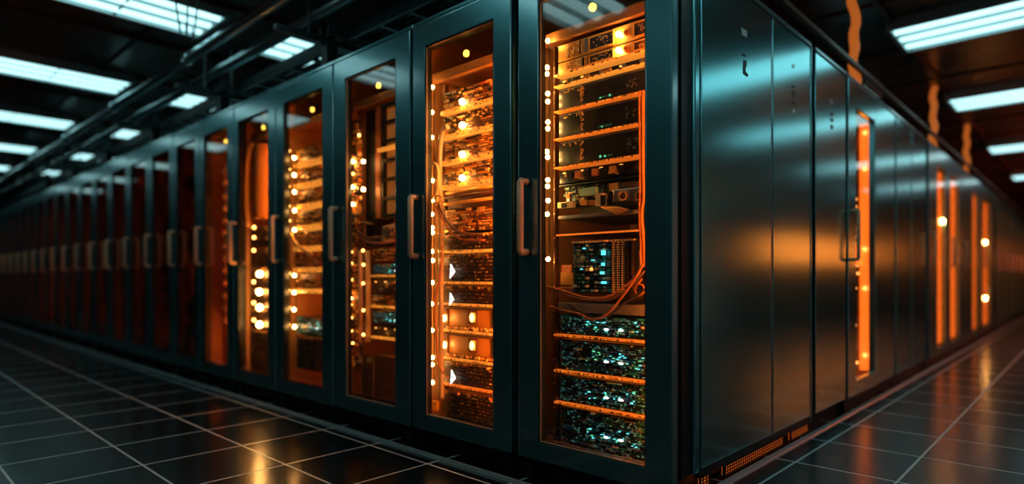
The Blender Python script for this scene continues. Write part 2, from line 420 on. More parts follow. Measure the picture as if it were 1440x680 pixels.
def rack(i):
    uR, uL = DOORS[i-1]
    x0, x1 = -uL, -uR
    bx1 = -.09 if i == 1 else x1+.018
    bx0 = x0-.019 if i > 1 else x0-.020
    if i > 2: bx1 = x1+.0005 if i < 99 else bx1
    nx = -DOORS[i][0] if i < len(DOORS) else x0-.02       # right edge of the next door
    bx0 = (x0+nx)/2+.001
    if i > 1: bx1 = (x1 + -DOORS[i-2][1])/2-.001
    look = RACK_LOOK.get(i, 'teal glass-door rack with dim brown glow, %s from the corner' % ORD[i])
    t = thing('server_rack', look, 'server rack', ((x0+x1)/2, .5, 0), 'glass-door racks along the left aisle')
    D = .95
    f = MB(); w = .012
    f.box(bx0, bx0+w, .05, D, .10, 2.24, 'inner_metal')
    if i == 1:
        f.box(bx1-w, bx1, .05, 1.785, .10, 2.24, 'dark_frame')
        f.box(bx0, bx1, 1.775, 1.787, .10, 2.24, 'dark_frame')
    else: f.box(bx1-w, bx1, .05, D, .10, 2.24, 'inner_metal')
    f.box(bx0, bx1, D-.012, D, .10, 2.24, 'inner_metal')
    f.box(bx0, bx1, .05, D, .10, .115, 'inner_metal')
    f.build('shell', t)
    r = MB(); r.box(bx0, bx1 if i > 1 else -.09, .012, D if i > 1 else 1.787, 2.24, 2.262, 'teal_paint' if i > 1 else 'edge_metal' if 0 else 'teal_paint')
    r.build('roof', t, bevel=.004)
    p = MB()      # front posts, dark; right one widened as an unseen hood over the strip
    p.box(bx0, bx0+.03, .048, .085, .10, 2.24, 'dark_frame'); hw = .095 if i > 1 else .019
    p.box(bx1-hw, bx1, .048, .061, .10, 2.24, 'dark_frame'); p.box(bx1-.012, bx1, .061, .085, .10, 2.24, 'dark_frame')
    p.box(bx0, bx1, .048, .085, 2.12, 2.24, 'dark_frame'); p.box(bx0, bx1, .048, .085, .10, .15, 'dark_frame')
    p.build('front_frame', t)
    b = MB(); b.box(bx0+.03, bx1-.03, .12, .15, 1.965, 2.01, 'inner_metal')
    b.box(bx0+.03, bx1-.03, .15, .55, 1.985, 1.993, 'inner_metal')
    b.build('top_crossbar', t)
    li = MB(); li.box(bx1-(.052 if i > 1 else .0185), bx1-(.036 if i > 1 else .0125), .062, .0655 if i > 1 else .085, .2, 1.93, 'inner_fill_%d' % i if i < 7 else 'inner_fill_dim')  # added strip, unseen behind the stile, fills the rack with orange light
    tag(li.build('light_strip', t), 'unseen orange fill strip added behind the door stile')
    # plinth with slots and feet
    pl = MB(); pl.box(bx0+.004, bx1-.004 if i > 1 else -.13, .06, D if i > 1 else 1.77, .012, .10, 'black')
    for z in (.028, .05, .072): pl.box(bx0+.07, bx1-.07, .052, .06, z, z+.010, 'dark_frame')
    po = pl.build('plinth', t)
    for x in (bx0+.05, bx1-.05): MB().box(x-.03, x+.03, .02, .06, 0, .07, 'dark_frame').build('foot', po, bevel=.004)
    # door
    sr, sl = STILES.get(i, (.11, .08))
    gx0, gx1 = x0+sl, x1-sr
    d = MB(); d.ring(x0, x1, .10, 2.232, gx0, gx1, ZB, ZT, 0, .045, 'teal_paint')
    do = d.build('door', t, bevel=.005)
    tr = MB(); tr.ring(gx0-.0, gx1, ZB, ZT, gx0+.003, gx1-.003, ZB+.003, ZT-.003, .002, .0455, 'dark_frame'); tr.ring(gx0+.003, gx1-.003, ZB+.003, ZT-.003, gx0+.006, gx1-.006, ZB+.006, ZT-.006, .008, .013, 'copper' if i < 4 else 'dark_frame'); tr.build('glass_trim', do)
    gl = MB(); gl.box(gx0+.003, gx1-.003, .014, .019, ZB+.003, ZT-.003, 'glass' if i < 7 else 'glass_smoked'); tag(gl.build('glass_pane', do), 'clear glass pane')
    hb = MB(); hx = x0+.062 if i == 1 else x0+.05
    zc = 1.168
    hb.tube([(hx, -.002, zc-.155), (hx, -.048, zc-.155), (hx, -.052, zc-.151), (hx, -.052, zc+.151), (hx, -.048, zc+.155), (hx, -.002, zc+.155)], .0155, 'copper', n=10, smooth=0)
    hb.tube([(hx, .0, zc-.155), (hx, -.006, zc-.155)], .019, 'dark_frame', n=10, smooth=0); hb.tube([(hx, .0, zc+.155), (hx, -.006, zc+.155)], .019, 'dark_frame', n=10, smooth=0)
    tag(hb.build('door_handle', do, smooth=True), 'copper coloured U-shaped handle')
    for z in (.35, 1.9): MB().tube([(x1-.008, .052, z), (x1-.008, .052, z+.09)], .007, 'dark_frame', n=8, smooth=0).build('hinge', do)
    if i < 7:
        u = (uR+uL)/2+.04
        l = MB(); l.disc((-u, .10, 2.045), .017, .012, 'bulb_yellow', n=16); l.build('cabinet_lamp', t)
    return t, bx0, bx1
RK = {}
for i in range(1, len(DOORS)+1): RK[i] = rack(i)

# side of the corner rack: post profiles and two brushed panels
t1 = RK[1][0]
def sy(px): return on_side(px, HOR).y
sp = MB()
sp.box(-.092, -.088, .06, sy(955)-.0, .10, 2.24, 'black')
sp.box(-.10, -.080, sy(955), sy(961.5), .086, 2.245, 'dark_frame')
sp.box(-.10, -.088, sy(961.5), sy(971), .086, 2.245, 'black')
sp.build('corner_post', t1, bevel=.003)
sp = MB(); sp.box(-.10, -.074, sy(972), sy(979.5), .086, 2.262, 'panel_metal'); tag(sp.build('corner_post', t1, bevel=.008), 'bright rounded metal edge')
def side_panel(y0, y1, parent, name='side_panel', mt='panel_metal', z0=.095, z1=2.235, x=-.09):
    m = MB(); m.box(x-.004, x+.012, y0, y1, z0, z1, mt)
    return m.build(name, parent, bevel=.004)
PY = [sy(983), sy(1081), sy(1084), sy(1136), sy(1144), sy(1186.5)]
pa = side_panel(PY[0], PY[1], t1); pb = side_panel(PY[2], PY[3], t1)
m = MB(); m.box(-.0945, -.082, PY[1]+.001, PY[2]-.001, .09, 2.24, 'edge_metal'); m.build('panel_strip', t1)
m = MB(); m.box(-.10, -.072, PY[0]-.02, PY[3]+.008, 2.238, 2.262, 'edge_metal'); m.build('panel_rail', t1, bevel=.002); m = MB(); m.box(-.10, -.080, PY[0]-.02, PY[3]+.008, .060, .092, 'dark_frame'); m.build('panel_rail', t1, bevel=.002)
m = MB(); m.box(-.10, -.074, PY[3]+.008, PY[3]+.022, .06, 2.262, 'panel_metal'); m.build('rear_post', t1, bevel=.004)
def glyph(parent, pts, mt):
    P = [on_side(px, py, -.078) for px, py in pts]
    m = MB(); m.prism([(p.y, p.z) for p in P], -.0785, -.0765, mt, axis='x'); m.build('marking', parent)
def blob(px, py, a, b, n=10): return [(px+a*math.cos(2*math.pi*k/n), py+b*math.sin(2*math.pi*k/n)) for k in range(n)]
glyph(pa, [(1042.5, 38.5), (1050.5, 44), (1050, 53), (1043, 48)], 'white_mark')
glyph(pa, [(1043, 75), (1046, 75.5), (1049, 79), (1048.5, 80.5), (1044, 78)], 'black')
glyph(pa, [(1045.5, 84), (1049.5, 86), (1049.5, 92), (1048, 97), (1048, 100), (1052, 105), (1051, 108), (1045, 104), (1044.8, 97)], 'black')
glyph(pb, blob(1115.5, 93, 2, 3), 'edge_metal'); glyph(pb, [(1113, 119.5), (1117, 121), (1117.5, 124), (1113.5, 122)], 'black')
glyph(pb, [(1114.3, 127.5), (1118, 129), (1118, 137.5), (1114.3, 136)], 'black')
glyph(pb, [(1114, 140.5), (1116, 141), (1116, 143), (1118.8, 144), (1118.8, 148.5), (1114, 146.8)], 'black')
glyph(pb, blob(1116, 156, 1.8, 2.6), 'white_mark')

# perforated grilles with a warm strip light behind, at the foot of the side
def vent(y0, y1, label):
    t = thing('vent_grille', label, 'vent grille', (-.08, (y0+y1)/2, .012), 'glowing vents at the foot of the cabinets')
    m = MB(); m.box(-.0915, -.0895, y0+.003, y1-.003, .014, .054, 'led_bar'); tag(m.build('strip_light', t), 'glowing orange strip light')
    m = MB(); m.ring(y0, y1, .008, .059, y0+.006, y1-.006, .014, .054, -.088, -.078, 'dark_frame', axis='x')
    rows = 3
    for r in range(1, rows): z = .014+.042*r/rows; m.box(-.0835, -.0825, y0, y1, z-.003, z+.003, 'brown')
    n = int((y1-y0)/.024)
    for c in range(1, n):
        yy = y0+(y1-y0)*c/n; m.box(-.0835, -.0825, yy-.006, yy+.006, .010, .058, 'brown')
    m.build('grille', t)
vent(sy(982), sy(996), 'short glowing orange vent right at the corner post')
vent(sy(1015), sy(1101), 'long glowing orange perforated vent below the first metal panel')
vent(sy(1109), sy(1136), 'glowing orange vent below the second metal panel')

# ------------------------------------------------------------------ right run of cabinets
def metal_cabinet(y0, y1, label, panels, name='metal_cabinet', cat='metal cabinet'):
    t = thing(name, label, cat, (-.42, (y0+y1)/2, 0), 'metal cabinets along the right aisle')
    m = MB(); m.box(-.75, -.094, y0+.004, y1-.004, .09, 2.24, 'dark_frame'); m.build('body', t)
    m = MB(); m.box(-.75, -.13 if y0 < 2 else -.11, y0+.01, y1-.01, .0, .09, 'black'); m.build('plinth', t)
    m = MB(); m.box(-.76, -.072, y0+.002, y1-.002, 2.24, 2.262, 'edge_metal' if y0 < 3 else 'teal_paint'); m.build('roof', t, bevel=.003)
    for k, (a, b) in enumerate(panels): side_panel(a, b, t)
    return t
tc = metal_cabinet(PY[4]-.012, PY[5]+.012, 'brushed metal cabinet side panel with a faint mark, next to the lit window', [(PY[4], PY[5])])
pc = [c for c in tc.children if c.name.startswith('side_panel')][0]
glyph(pc, blob(1169, 143, 2.2, 4.4), 'edge_metal')
glyph(pc, [(1167.5, 158), (1171.5, 159), (1171.5, 164), (1167.5, 163)], 'grey_plastic')
glyph(pc, [(1167.5, 166), (1171.5, 167), (1171.5, 172), (1168.5, 171)], 'grey_plastic')
glyph(pc, [(1168, 175), (1171.5, 176), (1171, 182), (1168, 181)], 'grey_plastic')

# cabinet with the lit narrow window
Y0, Y1 = sy(1189), sy(1228); wy0, wy1 = sy(1200), sy(1226.5)
t = thing('server_cabinet', 'metal cabinet with tall narrow glass window glowing orange, string of bulbs inside', 'server cabinet', (-.42, (Y0+Y1)/2, 0))
m = MB(); x0, x1 = -.75, -.115
m.box(x0, x1, Y0+.004, Y0+.016, .09, 2.24, 'inner_metal'); m.box(x0, x1, Y1-.016, Y1-.004, .09, 2.24, 'rust')
m.box(x0, x0+.012, Y0+.004, Y1-.004, .09, 2.24, 'inner_metal'); m.box(x0, x1, Y0+.004, Y1-.004, .09, .10, 'inner_metal')
m.build('body', t)
MB().box(-.75, -.10, Y0+.01, Y1-.01, 0, .09, 'black').build('plinth', t)
MB().box(-.76, -.072, Y0+.002, Y1-.002, 2.24, 2.262, 'edge_metal').build('roof', t, bevel=.003)
m = MB(); m.ring(Y0, Y1, .092, 2.238, wy0, wy1, .19, 2.07, -.112, -.072, 'panel_metal', axis='x'); dd = m.build('door', t, bevel=.004)
m = MB(); m.box(-.098, -.093, wy0+.002, wy1-.002, .192, 2.068, 'glass'); m.build('glass_pane', dd)
m = MB(); m.tube([(-.072, Y0+.05, 1.02), (-.028, Y0+.05, 1.02), (-.024, Y0+.05, 1.03), (-.024, Y0+.05, 1.34), (-.028, Y0+.05, 1.35), (-.072, Y0+.05, 1.35)], .012, 'copper', n=8, smooth=0)
tag(m.build('door_handle', dd, smooth=True), 'copper coloured handle')
YE = Y1-.018      # the end wall seen through the window
m = MB(); m.box(-.174, -.100, YE-.012, YE, .20, 2.06, 'led_panel'); tag(m.build('light_strip', t), 'bright orange strip light')
for (px, py) in ((1217, 186), (1219, 238), (1215, 350), (1217, 405), (1215, 500)):
    MB().ball((-.135, YE-.025, on_side(px, py, -.13).z), .016, 'bulb_window').build('bulb', t, smooth=True)
sv = thing('led_string', 'string of warm bulbs behind the narrow lit window', 'light string', (-.19, YE-.06, .2))
m = MB(); m.tube([(-.19+.01*math.sin(z*5), YE-.05, .22+1.8*z/10) for z in range(11)], .005, 'cable_dark', n=6); m.build('wire', sv)
for k in range(24):
    z = .26+.056*k
    MB().ball((-.185+random.uniform(-.012, .016), YE-.062, z), .006 if k % 6 else .010, 'bulb_window').build('bulb', sv, smooth=True)
m = MB()
for k in range(260):
    z = random.uniform(.22, 2.0); xx = random.uniform(-.28, -.205)
    m.box(xx, xx+random.uniform(.005, .02), YE-.035-random.random()*.008, YE-.018, z, z+random.uniform(.01, .04), random.choice(['gold', 'steel', 'cream', 'brown', 'server_black', 'rust']))
bk = MB().box(-.29, -.182, YE-.020, YE-.006, .2, 2.05, 'server_black')
tb = thing('circuit_board', 'tall board of small metal parts behind the narrow lit window', 'circuit board', (-.23, YE-.02, .2))
m.build('components', tb); bk.build('backing', tb)

E = [sy(1228.5), sy(1257), sy(1280), sy(1298)]
metal_cabinet(E[0], E[1], 'plain dark metal cabinet just past the lit narrow window', [(E[0]+.02, E[1]-.02)])
metal_cabinet(E[1]+.01, E[3]+.1, 'plain metal cabinet with two panels before the orange strips', [(E[1]+.03, E[2]-.01), (E[2]+.01, E[3]+.07)])
def strip_cabinet(y0, y1, wins, label, em='led_panel', hot=()):
    t = thing('server_cabinet', label, 'server cabinet', (-.42, (y0+y1)/2, 0), 'orange-lit cabinets along the right aisle')
    MB().box(-.75, -.20, y0+.004, y1-.004, .09, 2.24, 'dark_frame').build('body', t)
    MB().box(-.75, -.11, y0+.01, y1-.01, 0, .09, 'black').build('plinth', t)
    MB().box(-.76, -.072, y0+.002, y1-.002, 2.24, 2.262, 'teal_paint').build('roof', t, bevel=.003)
    edges = [y0] + [(wins[k][1]+wins[k+1][0])/2 for k in range(len(wins)-1)] + [y1]
    for k, (a, b) in enumerate(wins):
        m = MB(); m.ring(edges[k]+.004, edges[k+1]-.004, .092, 2.238, a, b, .165, 2.07, -.112, -.072, 'teal_paint', axis='x'); d = m.build('door', t, bevel=.004)
        MB().box(-.080, -.076, a+.002, b-.002, .167, 2.068, 'glass').build('glass_pane', d)
        e = MB()
        c = (a+b)/2; h = (b-a)*.40
        e.box(-.106, -.101, c-h, c+h, .19, 2.04, em); tag(e.build('light_strip', t), 'glowing orange strip light')
        yy = edges[k]+.08
        m = MB(); m.tube([(-.072, yy, 1.02), (-.03, yy, 1.03), (-.03, yy, 1.34), (-.072, yy, 1.35)], .012, 'copper', n=8, smooth=0); m.build('door_handle', d, smooth=True)
    for (yy, z) in hot: MB().ball((-.094, yy, z), .030, 'bulb').build('bulb', t, smooth=True)
    return t
def zs(px, py): return on_side(px, py, -.13).z
strip_cabinet(sy(1303), sy(1350), [(sy(1315.5), sy(1327)), (sy(1334), sy(1346))], 'dark cabinet with the first pair of tall glowing orange strips, past the plain panels', hot=[(sy(1323)+.05, zs(1323, 313))])
strip_cabinet(sy(1350.5), sy(1399), [(sy(1365.5), sy(1374)), (sy(1380), sy(1391))], 'dark cabinet with the second pair of tall glowing orange strips, farther along', hot=[(sy(1384.5), zs(1384.5, 342)), (sy(1384.5), zs(1384.5, 418))])
far = [(sy(1399.5), 'third'), (12.9, 'fourth'), (14.7, 'fifth'), (16.5, 'sixth')]
for k, (y0, w) in enumerate(far):
    y1 = far[k+1][0]-.02 if k < 3 else 18.3
    c = (y1-y0)/2
    strip_cabinet(y0, y1, [(y0+.35, y0+.6), (y1-.6, y1-.35)], 'distant dark cabinet with faint orange strips, %s lit cabinet along the right aisle' % w, em='led_bar_dim')

def reflection_cabinet(y0, y1, k):  # unseen cabinets added so the side panels reflect orange
    t = thing('server_cabinet', 'unseen cabinet added across the right aisle with an orange reflection bay, %s along' % nm[k], 'server cabinet', (3.5, (y0+y1)/2, 0), 'unseen cabinets added across the right aisle')
    MB().box(3.2, 3.9, y0+.004, y1-.004, .09, 2.24, 'dark_frame').build('body', t)
    MB().box(3.12, 3.9, y0+.01, y1-.01, 0, .09, 'black').build('plinth', t)
    m = MB(); m.ring(y0+.004, y1-.004, .092, 2.238, y0+.12, y1-.12, 1.20, 1.75, 3.07, 3.11, 'teal_paint', axis='x'); d = m.build('door', t, bevel=.004)
    MB().box(3.085, 3.09, y0+.122, y1-.122, 1.202, 1.748, 'glass').build('glass_pane', d)
    for q in range(3): MB().box(3.14, 3.15, y0+.16, y1-.16, 1.24+.18*q, 1.34+.18*q, 'bay_glow').build('light_strip', t)  # glowing bays added for the orange panel reflections
for k in range(6): reflection_cabinet(9.3+1.15*k, 10.42+1.15*k, k)

# ------------------------------------------------------------------ contents: small part generators
def circuits(mb, x0, x1, z0, z1, y, n, pal, rnd, dmax=.014, smin=.004, smax=.022):
    for _ in range(n):
        w = rnd.uniform(smin, smax); h = min(rnd.uniform(smin, smax*.8), (z1-z0)*.9); a = rnd.uniform(x0, x1-w); c = rnd.uniform(z0, z1-h)
        mb.box(a, a+w, y-rnd.uniform(.002, dmax), y+.001, c, c+h, rnd.choice(pal))
def board_rows(mb, x0, x1, z0, z1, y, pitch, pal, hi, rnd, dmax=.010):
    """orderly rows of sockets, chips and pins: each row repeats a few module kinds along x"""
    n = max(2, int((z1-z0)/pitch)); ph = (z1-z0)/n
    for r in range(n):
        z = z0+ph*r; x = x0
        kind = rnd.random()
        while x < x1-.004:
            run = rnd.randint(2, 9); w = rnd.choice((.0035, .005, .007, .011, .016)); h = ph*rnd.uniform(.45, .85); c = rnd.choice(pal if rnd.random() < .8 else hi); d = rnd.uniform(.002, dmax); gap = rnd.uniform(.001, .003)
            if w > .01: run = rnd.randint(1, 2)
            for _ in range(run):
                if x+w > x1: break
                mb.box(x, x+w, y-d, y+.001, z+ph*.08, z+ph*.08+h, c)
                if rnd.random() < .28: mb.box(x+w*.2, x+w*.7, y-d-.002, y-d+.001, z+ph*.08+h*.3, z+ph*.08+h*.75, rnd.choice(hi))
                x += w+gap
            x += rnd.uniform(.001, .009)
            if rnd.random() < .12: x += rnd.uniform(.006, .02)
def unit(name, label, cat, x0, x1, y, z0, z1, style, rnd, group=None, depth=.45, lip=None, lipz=.010):
    """rack unit whose front lies on y; x0..x1, z0..z1 are its face"""
    t = thing(name, label, cat, ((x0+x1)/2, y+depth/2, z0), group)
    zl = z0+lipz+.002 if lip else z0
    ch = MB(); ch.box(x0, x1, y+.004, y+depth, zl, z1-.003, 'server_black' if style not in ('gold', 'louvre', 'lampbox', 'switch') else 'brown'); ch.build('chassis', t, bevel=.002)
    fm = MB(); em = MB()
    if style == 'drawer':
        fm.box(x0+.006, x1-.006, y-.006, y+.004, zl+.004, z1-.008, 'server_black')
        fm.box(x0+.02, x1-.02, y-.008, y-.006, z1-.016, z1-.012, 'grey_plastic')
        circuits(fm, x0+.01, x0+.15, z1-.035, z1-.010, y-.006, 16, ['gold', 'cream', 'brown', 'ochre'], rnd, .004, .003, .010)
        circuits(fm, x0+.125, x0+.145, zl+.01, z1-.012, y-.006, 26, ['gold', 'ochre', 'cream', 'rust'], rnd, .007, .003, .009)
        circuits(fm, x1-.16, x1-.10, zl+.025, z1-.04, y-.006, 14, ['grey_plastic', 'steel'], rnd, .002, .003, .012)
        c = x0+.55*(x1-x0)*.78
        for k in range(9): em.box(c+.008*k, c+.008*k+.005, y-.010, y-.006, zl+.012, zl+.012+.004+.007*rnd.random(), 'led_green' if rnd.random() < .5 else 'board_teal')
    elif style == 'switch':
        fm.box(x0, x1, y-.004, y+.004, zl, z1-.003, 'gold')
        W = x1-x0
        for q in range(40):   # bright left block of terminals
            a = x0+.02+.10*rnd.random(); fm.box(a, a+.012, y-.014, y-.004, zl+.006+(z1-zl-.024)*rnd.random(), 0, 'cream') if 0 else None
        circuits(fm, x0+.05, x0+.14, zl+.006, z1-.008, y-.004, 60, ['cream', 'gold', 'ochre'], rnd, .010, .005, .016)
        for a, b in ((.33, .58), (.76, .90)):
            fm.ring(x0+W*a, x0+W*b, zl+.006, z1-.008, x0+W*a+.005, x0+W*b-.005, zl+.011, z1-.013, y-.012, y-.004, 'gold')
            fm.box(x0+W*a+.005, x0+W*b-.005, y-.006, y-.004, zl+.011, z1-.013, 'server_black')
            circuits(fm, x0+W*a+.02, x0+W*b-.01, zl+.013, z1-.016, y-.006, 26, ['cream', 'steel', 'ochre', 'gold', 'brown'], rnd, .003, .002, .009)
        for k in range(6): fm.box(x0+W*.24+.009*k, x0+W*.24+.009*k+.004, y-.012, y-.004, zl+.008, z1-.01, rnd.choice(['server_black', 'steel', 'gold']))
        fm.disc((x0+W*.70, y-.004, (zl+z1)/2), .013, .010, 'rust', n=14, hole=.006)
        em.ball((x0+W*.635, y-.016, (zl+z1)/2), .0115, 'bulb', 10, 7)
    elif style == 'board':
        fm.box(x0, x1, y-.002, y+.004, zl, z1-.003, 'server_black')
        board_rows(fm, x0+.012, x1-.006, zl+.003, z1-.005, y-.002, .0095, ['server_black', 'black', 'server_black', 'board_teal', 'grey_plastic', 'board_green', 'server_black', 'board_blue'], ['steel', 'mint', 'board_teal', 'cream', 'steel', 'board_blue'], rnd)
        W = x1-x0; zm = (zl+z1)/2
        fm.box(x0+.04, x0+.085, y-.012, y-.002, zm-.018, zm+.002, 'board_blue')
        for k in range(int((z1-zl-.02)/.008)): fm.box(x0+.02, x0+.024, y-.014, y, zl+.01+k*.008, zl+.014+k*.008, 'steel')
        for a in (.52, .66): em.ball((x0+W*a, y-.018, zm-.012), .014, 'led_and_tag_white', 12, 6, .3, .38)
        for _ in range(90):  # dim glowing specks added to brighten the circuitry with teal glints
            a = rnd.uniform(x0+.02, x1-.02); z = rnd.uniform(zl+.006, z1-.012); em.box(a, a+rnd.uniform(.003, .009), y-.016, y-.010, z, z+rnd.uniform(.002, .006), 'teal_glint_dim')
        for _ in range(26):
            a = x0+W*rnd.uniform(.3, .85); z = zm+rnd.uniform(-.03, .025); em.box(a, a+rnd.uniform(.003, .012), y-.017, y-.010, z, z+rnd.uniform(.002, .006), rnd.choice(['led_teal', 'led_teal', 'led_green', 'board_blue']))
    elif style == 'gold':
        fm.box(x0, x1, y-.002, y+.004, zl, z1-.003, 'brown')
        board_rows(fm, x0+.008, x1-.004, zl+.003, z1-.004, y-.002, .012, ['gold', 'brown', 'ochre', 'server_black', 'gold', 'cream', 'rust', 'brown'], ['cream', 'gold', 'steel', 'brown', 'ochre'], rnd, .014)
    elif style == 'louvre':
        fm.box(x0, x1, y-.002, y+.004, zl, z1-.003, 'brown')
        n = max(3, int((z1-zl)/.018))
        for k in range(n):
            z = zl+(z1-zl)*(k+.2)/n; fm.box(x0+.03, x1-.01, y-.016, y, z, z+.0045, 'server_black')
            circuits(fm, x0+.03, x1-.01, z+.005, z+.013, y-.004, 26, ['gold', 'ochre', 'brown', 'cream', 'rust'], rnd, .008, .003, .008)
        circuits(fm, x0+.01, x1-.005, z1-.02, z1-.004, y-.004, 36, ['gold', 'ochre', 'steel', 'brown'], rnd, .018, .004, .016)
    elif style == 'lampbox':
        W = x1-x0
        fm.ring(x0, x1, zl, z1-.003, x0+.03, x0+W*.72, zl+.022, z1-.012, y-.012, y+.02, 'brown')
        fm.box(x0+.03, x0+W*.72, y+.0, y+.004, zl+.02, z1-.012, 'ochre')
        circuits(fm, x0+.03, x1-.01, zl+.002, zl+.022, y-.012, 60, ['gold', 'cream', 'ochre'], rnd, .012, .005, .018)
        circuits(fm, x0+W*.72, x1-.01, zl+.03, z1-.012, y-.012, 40, ['server_black', 'brown', 'ochre', 'gold'], rnd, .008, .004, .02)
        zm = (zl+z1)/2+.01
        em.ball((x0+W*.42, y-.012, zm), .015, 'bulb_soft', 12, 8, .5, 1.5); em.ball((x0+.014, y-.02, zm-.012), .011, 'bulb', 10, 8, 1, 1.5)
        fm.ring(x0+W*.42-.03, x0+W*.42+.03, zm-.034, zm+.034, x0+W*.42-.022, x0+W*.42+.022, zm-.026, zm+.026, y-.008, y+.002, 'brown')
    elif style == 'plain':
        fm.box(x0+.01, x1-.01, y-.005, y+.004, zl+.004, z1-.008, 'server_black')
        circuits(fm, x0+.02, x1-.02, zl+.006, z1-.012, y-.005, 14, ['ochre', 'steel', 'brown', 'gold'], rnd, .008, .006, .03)
        for k in range(4): em.box(x0+.03+.1*k, x0+.045+.1*k, y-.010, y-.005, z1-.02, z1-.014, 'led_amber')
    fm.build('faceplate', t)
    if em.v: em.build('indicator_lights', t, smooth=False)
    if lip:
        l = MB(); l.box(x0-.012, x1+.0, y-.022, y+.10, z0, z0+lipz, lip); circuits(l, x0, x1, z0+.0005, z0+lipz-.0005, y-.022, 46, ['brown', 'ochre', 'rust', 'lip_gold', 'server_black'], rnd, .003, .002, .010) if lipz > .006 else None; tag(l.build('lit_shelf_edge', t), 'glowing orange shelf edge')
    return t

def string(i, xs, ys, zs_, label, r=.0095, mt='bulb', big=()):
    t = thing('led_string', label, 'light string', (xs, ys, zs_[-1]), 'bulb strings inside the racks')
    m = MB(); m.tube([(xs+.003*math.sin(k*2.1), ys+.006, z) for k, z in enumerate(zs_)], .0035, 'cable_dark', n=6, smooth=2); m.build('wire', t)
    for k, z in enumerate(zs_):
        mm = MB(); mm.ball((xs+random.uniform(-.004, .004), ys-.006, z), r*(1 if k not in big else 1.5), mt, 10, 8); mm.build('bulb', t, smooth=True)
    return t
R1 = random.Random(11)
# ================= rack 1
fr = .14
def Zc(px, py, v=fr): return on_front(px, py, v).z
xa, xb = on_front(786, HOR, fr).x, -.125
Q = lambda py: Zc(850, py)
unit('network_switch', 'gold network unit with bright bulb, topmost in the corner rack', 'network switch', xa, xb, fr, Q(69), Q(44), 'switch', R1, 'gold units at the top of the corner rack')
unit('network_switch', 'gold network unit with bright bulb, just below the topmost in the corner rack', 'network switch', xa, xb, fr, Q(91), Q(70), 'switch', R1, 'gold units at the top of the corner rack', lip='lip_gold', lipz=.008)
lips = [105, 142.5, 183.5, 226]
tp = [92] + lips[:-1]
for k in range(4):
    z1 = Q(tp[k])-.008
    unit('storage_drawer', 'glossy black drawer with glowing edge, corner rack, %s' % ('shallow one under the gold units', 'second from the top', 'third from the top', 'lowest of the black drawers')[k], 'server drawer', xa, xb, fr, Q(lips[k]+2), z1, 'drawer' if k else 'plain', R1, 'black drawers in the corner rack', lip='lip_gold' if k == 0 else 'lip_light', lipz=.0065)
# thin patch unit
t = unit('patch_bay', 'thin dark port strip under the black drawers of the corner rack', 'patch panel', xa-.0, xb, fr, Q(250), Q(230), 'plain', R1)
m = MB(); z0 = Q(246)
for k in range(7): m.box(xa+.06+.045*k, xa+.09+.045*k, fr-.02, fr-.004, z0, z0+.03, R1.choice(['rust', 'brown', 'server_black', 'ochre', 'server_black']))
m.build('port_block', t)
# open chassis with boards and round ports
za, zb = Q(303), Q(251)
t = thing('open_chassis', 'open electronics tray with two round ports and yellow labels in the corner rack', 'electronics tray', ((xa+xb)/2, fr+.2, za))
m = MB(); m.box(xa, xb, fr+.02, fr+.45, za, za+.008, 'grey_plastic'); m.box(xa, xb, fr+.16, fr+.17, za, zb-.002, 'tray_metal'); m.box(xa, xb, fr-.006, fr+.0, za, za+.014, 'grey_plastic'); m.box(xa, xb, fr+.0, fr+.17, zb-.010, zb-.004, 'tray_metal'); m.build('tray', t, bevel=.001)
m = MB(); circuits(m, xa+.01, xa+.24, za+.055, zb-.012, fr+.05, 150, ['server_black', 'steel', 'mint', 'board_teal', 'grey_plastic', 'ochre', 'cream', 'black'], R1, .045, .006, .026)
m.box(xa+.0, xa+.30, fr+.05, fr+.06, za+.05, zb-.01, 'server_black')
def R(px0, px1, py0, py1, y, d, mt, mb=m):
    p = on_front(px0, py1, y); q = on_front(px1, py0, y); mb.box(p.x, q.x, y-d, y+.002, p.z, q.z, mt)
R(819, 841, 263, 276, fr, .02, 'mint'); R(788, 809, 283, 293, fr, .02, 'cream'); R(790, 797, 285, 292, fr-.02, .004, 'server_black'); R(859, 871, 257, 269, fr, .012, 'gold'); R(872, 900, 254, 266, fr, .01, 'brown')
R(843, 853, 272, 290, fr, .03, 'cream'); R(845, 851, 274, 289, fr-.03, .003, 'server_black'); R(832, 841, 281, 289, fr, .02, 'rust'); R(819, 828, 281, 289, fr, .018, 'ochre')
m.build('circuit_boards', t)
m = MB(); p = on_front(884, 275, fr); m.box(p.x-.065, p.x+.075, fr-.02, fr+.12, p.z-.024, p.z+.028, 'steel'); m.build('port_block', t, bevel=.004)
for px in (877, 900):
    p = on_front(px, 275, fr-.02); m = MB(); m.disc((p.x, fr-.02, p.z), .021, .010, 'gold', n=20, hole=.014); m.disc((p.x, fr-.021, p.z), .014, .002, 'server_black', n=20); m.disc((p.x, fr-.023, p.z), .006, .002, 'steel', n=12); m.build('round_port', t)
m = MB()
for k in range(5):
    a = on_front(846+k*3, 291, fr-.01); b = on_front(868+k*4, 298-1.5*k+3, fr-.02); m.tube([a, a.lerp(b, .5)+Vector((0, -.01, .004)), b], .0035, 'gold', n=6)
m.build('ribbon_cable', t)
# lit shelf above the heat sink
t = thing('rack_shelf', 'black empty shelf with thin orange edge above the heat sink', 'shelf', ((xa+xb)/2, fr+.2, Q(328)))
MB().box(xa-.012, xb, fr, fr+.45, Q(328), Q(325), 'server_black').build('shelf_plate', t)
MB().box(xa-.012, xb, fr-.006, fr, Q(328), Q(325.5), 'lip_light').build('lit_shelf_edge', t)
